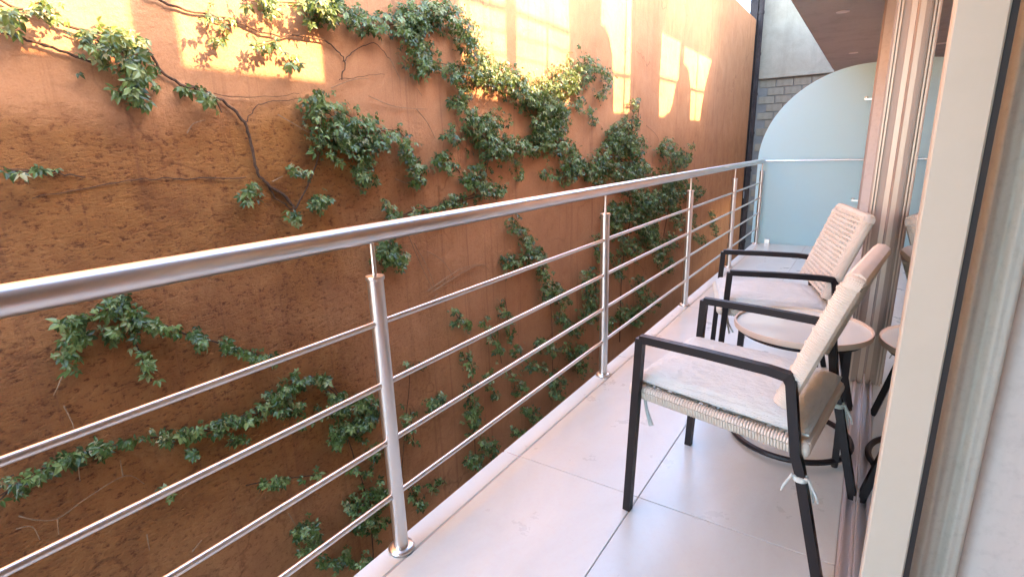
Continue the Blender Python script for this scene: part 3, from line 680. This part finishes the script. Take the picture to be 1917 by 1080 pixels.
vine('long creeper runner slanting across the wall behind the second railing bar',
     [(S(0, 935, 40, 905, 100, 872), 11, .9), (S(100, 870, 170, 845, 250, 826, 330, 816), 11, 1.3), (S(330, 816, 400, 800, 470, 780, 520, 742), 12, 1.2), (S(515, 742, 570, 706, 602, 706), 12, 1.1), (S(520, 748, 532, 780), 13, 1.1), (S(600, 706, 626, 738, 642, 752), 11), (S(352, 855, 372, 842), 6), (S(432, 818, 462, 826), 8), (S(460, 912, 520, 902, 602, 888), 8, .7),
      (S(295, 915, 322, 925), 9, .6), (S(5, 905, 25, 890), 9, .8), (S(540, 770, 575, 745), 10, .6)],
     [(S(640, 752, 590, 705, 520, 742, 400, 800, 250, 826, 100, 870, -20, 940), .006)],
     [S(35, 965, 65, 972, 108, 970, 165, 930, 235, 890, 270, 905), S(108, 970, 110, 1000), S(145, 860, 150, 900), S(230, 890, 225, 860), S(275, 1000, 280, 1030), S(360, 1032, 378, 1010), S(30, 990, 60, 985, 75, 1010)], 19, .036)
vine('creeper clumps hanging low on the wall behind the nearest railing post',
     [(S(620, 760, 660, 762, 712, 752), 17, 1.3), (S(640, 790, 690, 800), 16, 1), (S(560, 790, 600, 770), 10, .7), (S(690, 850, 730, 830), 12, .7), (S(640, 1040, 690, 1060), 14, .8), (S(622, 800, 640, 830), 16, 1.2), (S(655, 805, 700, 772), 15, 1.1), (S(665, 962, 700, 932, 722, 912), 22, 1.3), (S(660, 975, 722, 985), 15, 1), (S(552, 1003, 590, 990), 16, 1.3), (S(600, 1010, 560, 1032), 13, 1), (S(800, 765, 832, 750), 12, 1), (S(760, 682, 790, 690), 8, .7), (S(765, 760, 775, 830), 10, .6),
      (S(600, 1050, 640, 1060), 12, .8), (S(770, 900, 790, 960), 9, .6), (S(640, 880, 700, 890), 8, .5)],
     [(S(700, 1075, 690, 950, 650, 820, 625, 760, 600, 710), .007), (S(750, 900, 760, 780, 770, 690), .005)], [S(560, 900, 600, 930), S(540, 960, 555, 985)], 20, .038)
vine('creeper strands trailing down behind the railing bars to the floor edge',
     [(S(960, 408, 975, 438, 1000, 468), 12, 1.1), (S(1000, 470, 1020, 505, 1030, 562), 12, 1.2), (S(938, 502, 962, 488, 992, 484), 12, 1.2), (S(850, 602, 882, 606), 9, 1), (S(940, 562, 960, 640), 8, .7), (S(965, 650, 1000, 690, 1022, 682), 9, .8), (S(870, 660, 886, 700), 9, .8), (S(880, 720, 882, 765, 892, 812), 11, 1.1),
      (S(900, 832, 932, 842), 12, 1.1), (S(905, 855, 870, 865), 12, .8), (S(1040, 590, 1062, 602), 9, 1), (S(1055, 610, 1092, 622), 10, .9), (S(980, 762, 1012, 792), 10, .8), (S(1030, 700, 1060, 720), 10, .6), (S(800, 920, 830, 900), 9, .6), (S(845, 580, 860, 600), 8, .7), (S(930, 640, 940, 680), 8, .6), (S(1080, 660, 1100, 650), 10, .8), (S(960, 800, 990, 820), 9, .6), (S(1040, 540, 1060, 570), 12, .9), (S(1060, 640, 1100, 700), 12, .8), (S(1005, 640, 1040, 660), 12, .8), (S(1030, 720, 1050, 750), 10, .8), (S(950, 690, 985, 735), 11, .7), (S(910, 700, 930, 740), 9, .6), (S(905, 600, 930, 640), 9, .6), (S(890, 870, 920, 880), 11, .8)],
     [(S(890, 880, 885, 760, 875, 640), .005), (S(1035, 720, 1030, 560, 1000, 470, 960, 405), .005)], [S(760, 430, 790, 500, 812, 545), S(812, 545, 850, 520, 890, 498, 905, 500), S(800, 470, 830, 490, 850, 520), S(820, 550, 800, 570), S(930, 560, 960, 590, 975, 600)], 21)
# small white box fixed near the far end of the wall
jp = wallpt(1393, 364, 0)[0]
jb = empty('junction_box', jp, label='small white junction box fixed low at the far end of the ochre wall', cat='box')
MB().bbox(0, .09, -.11, .11, -.10, .10, .012).build('case', 'lamp', jb)
MB().box(.0905, .097, -.085, .085, -.075, .075).build('lid', 'lamp', jb)
MB().tube([(.03, 0, -.101), (.03, .01, -1.4)], .014, 8).build('conduit', 'alu', jb)
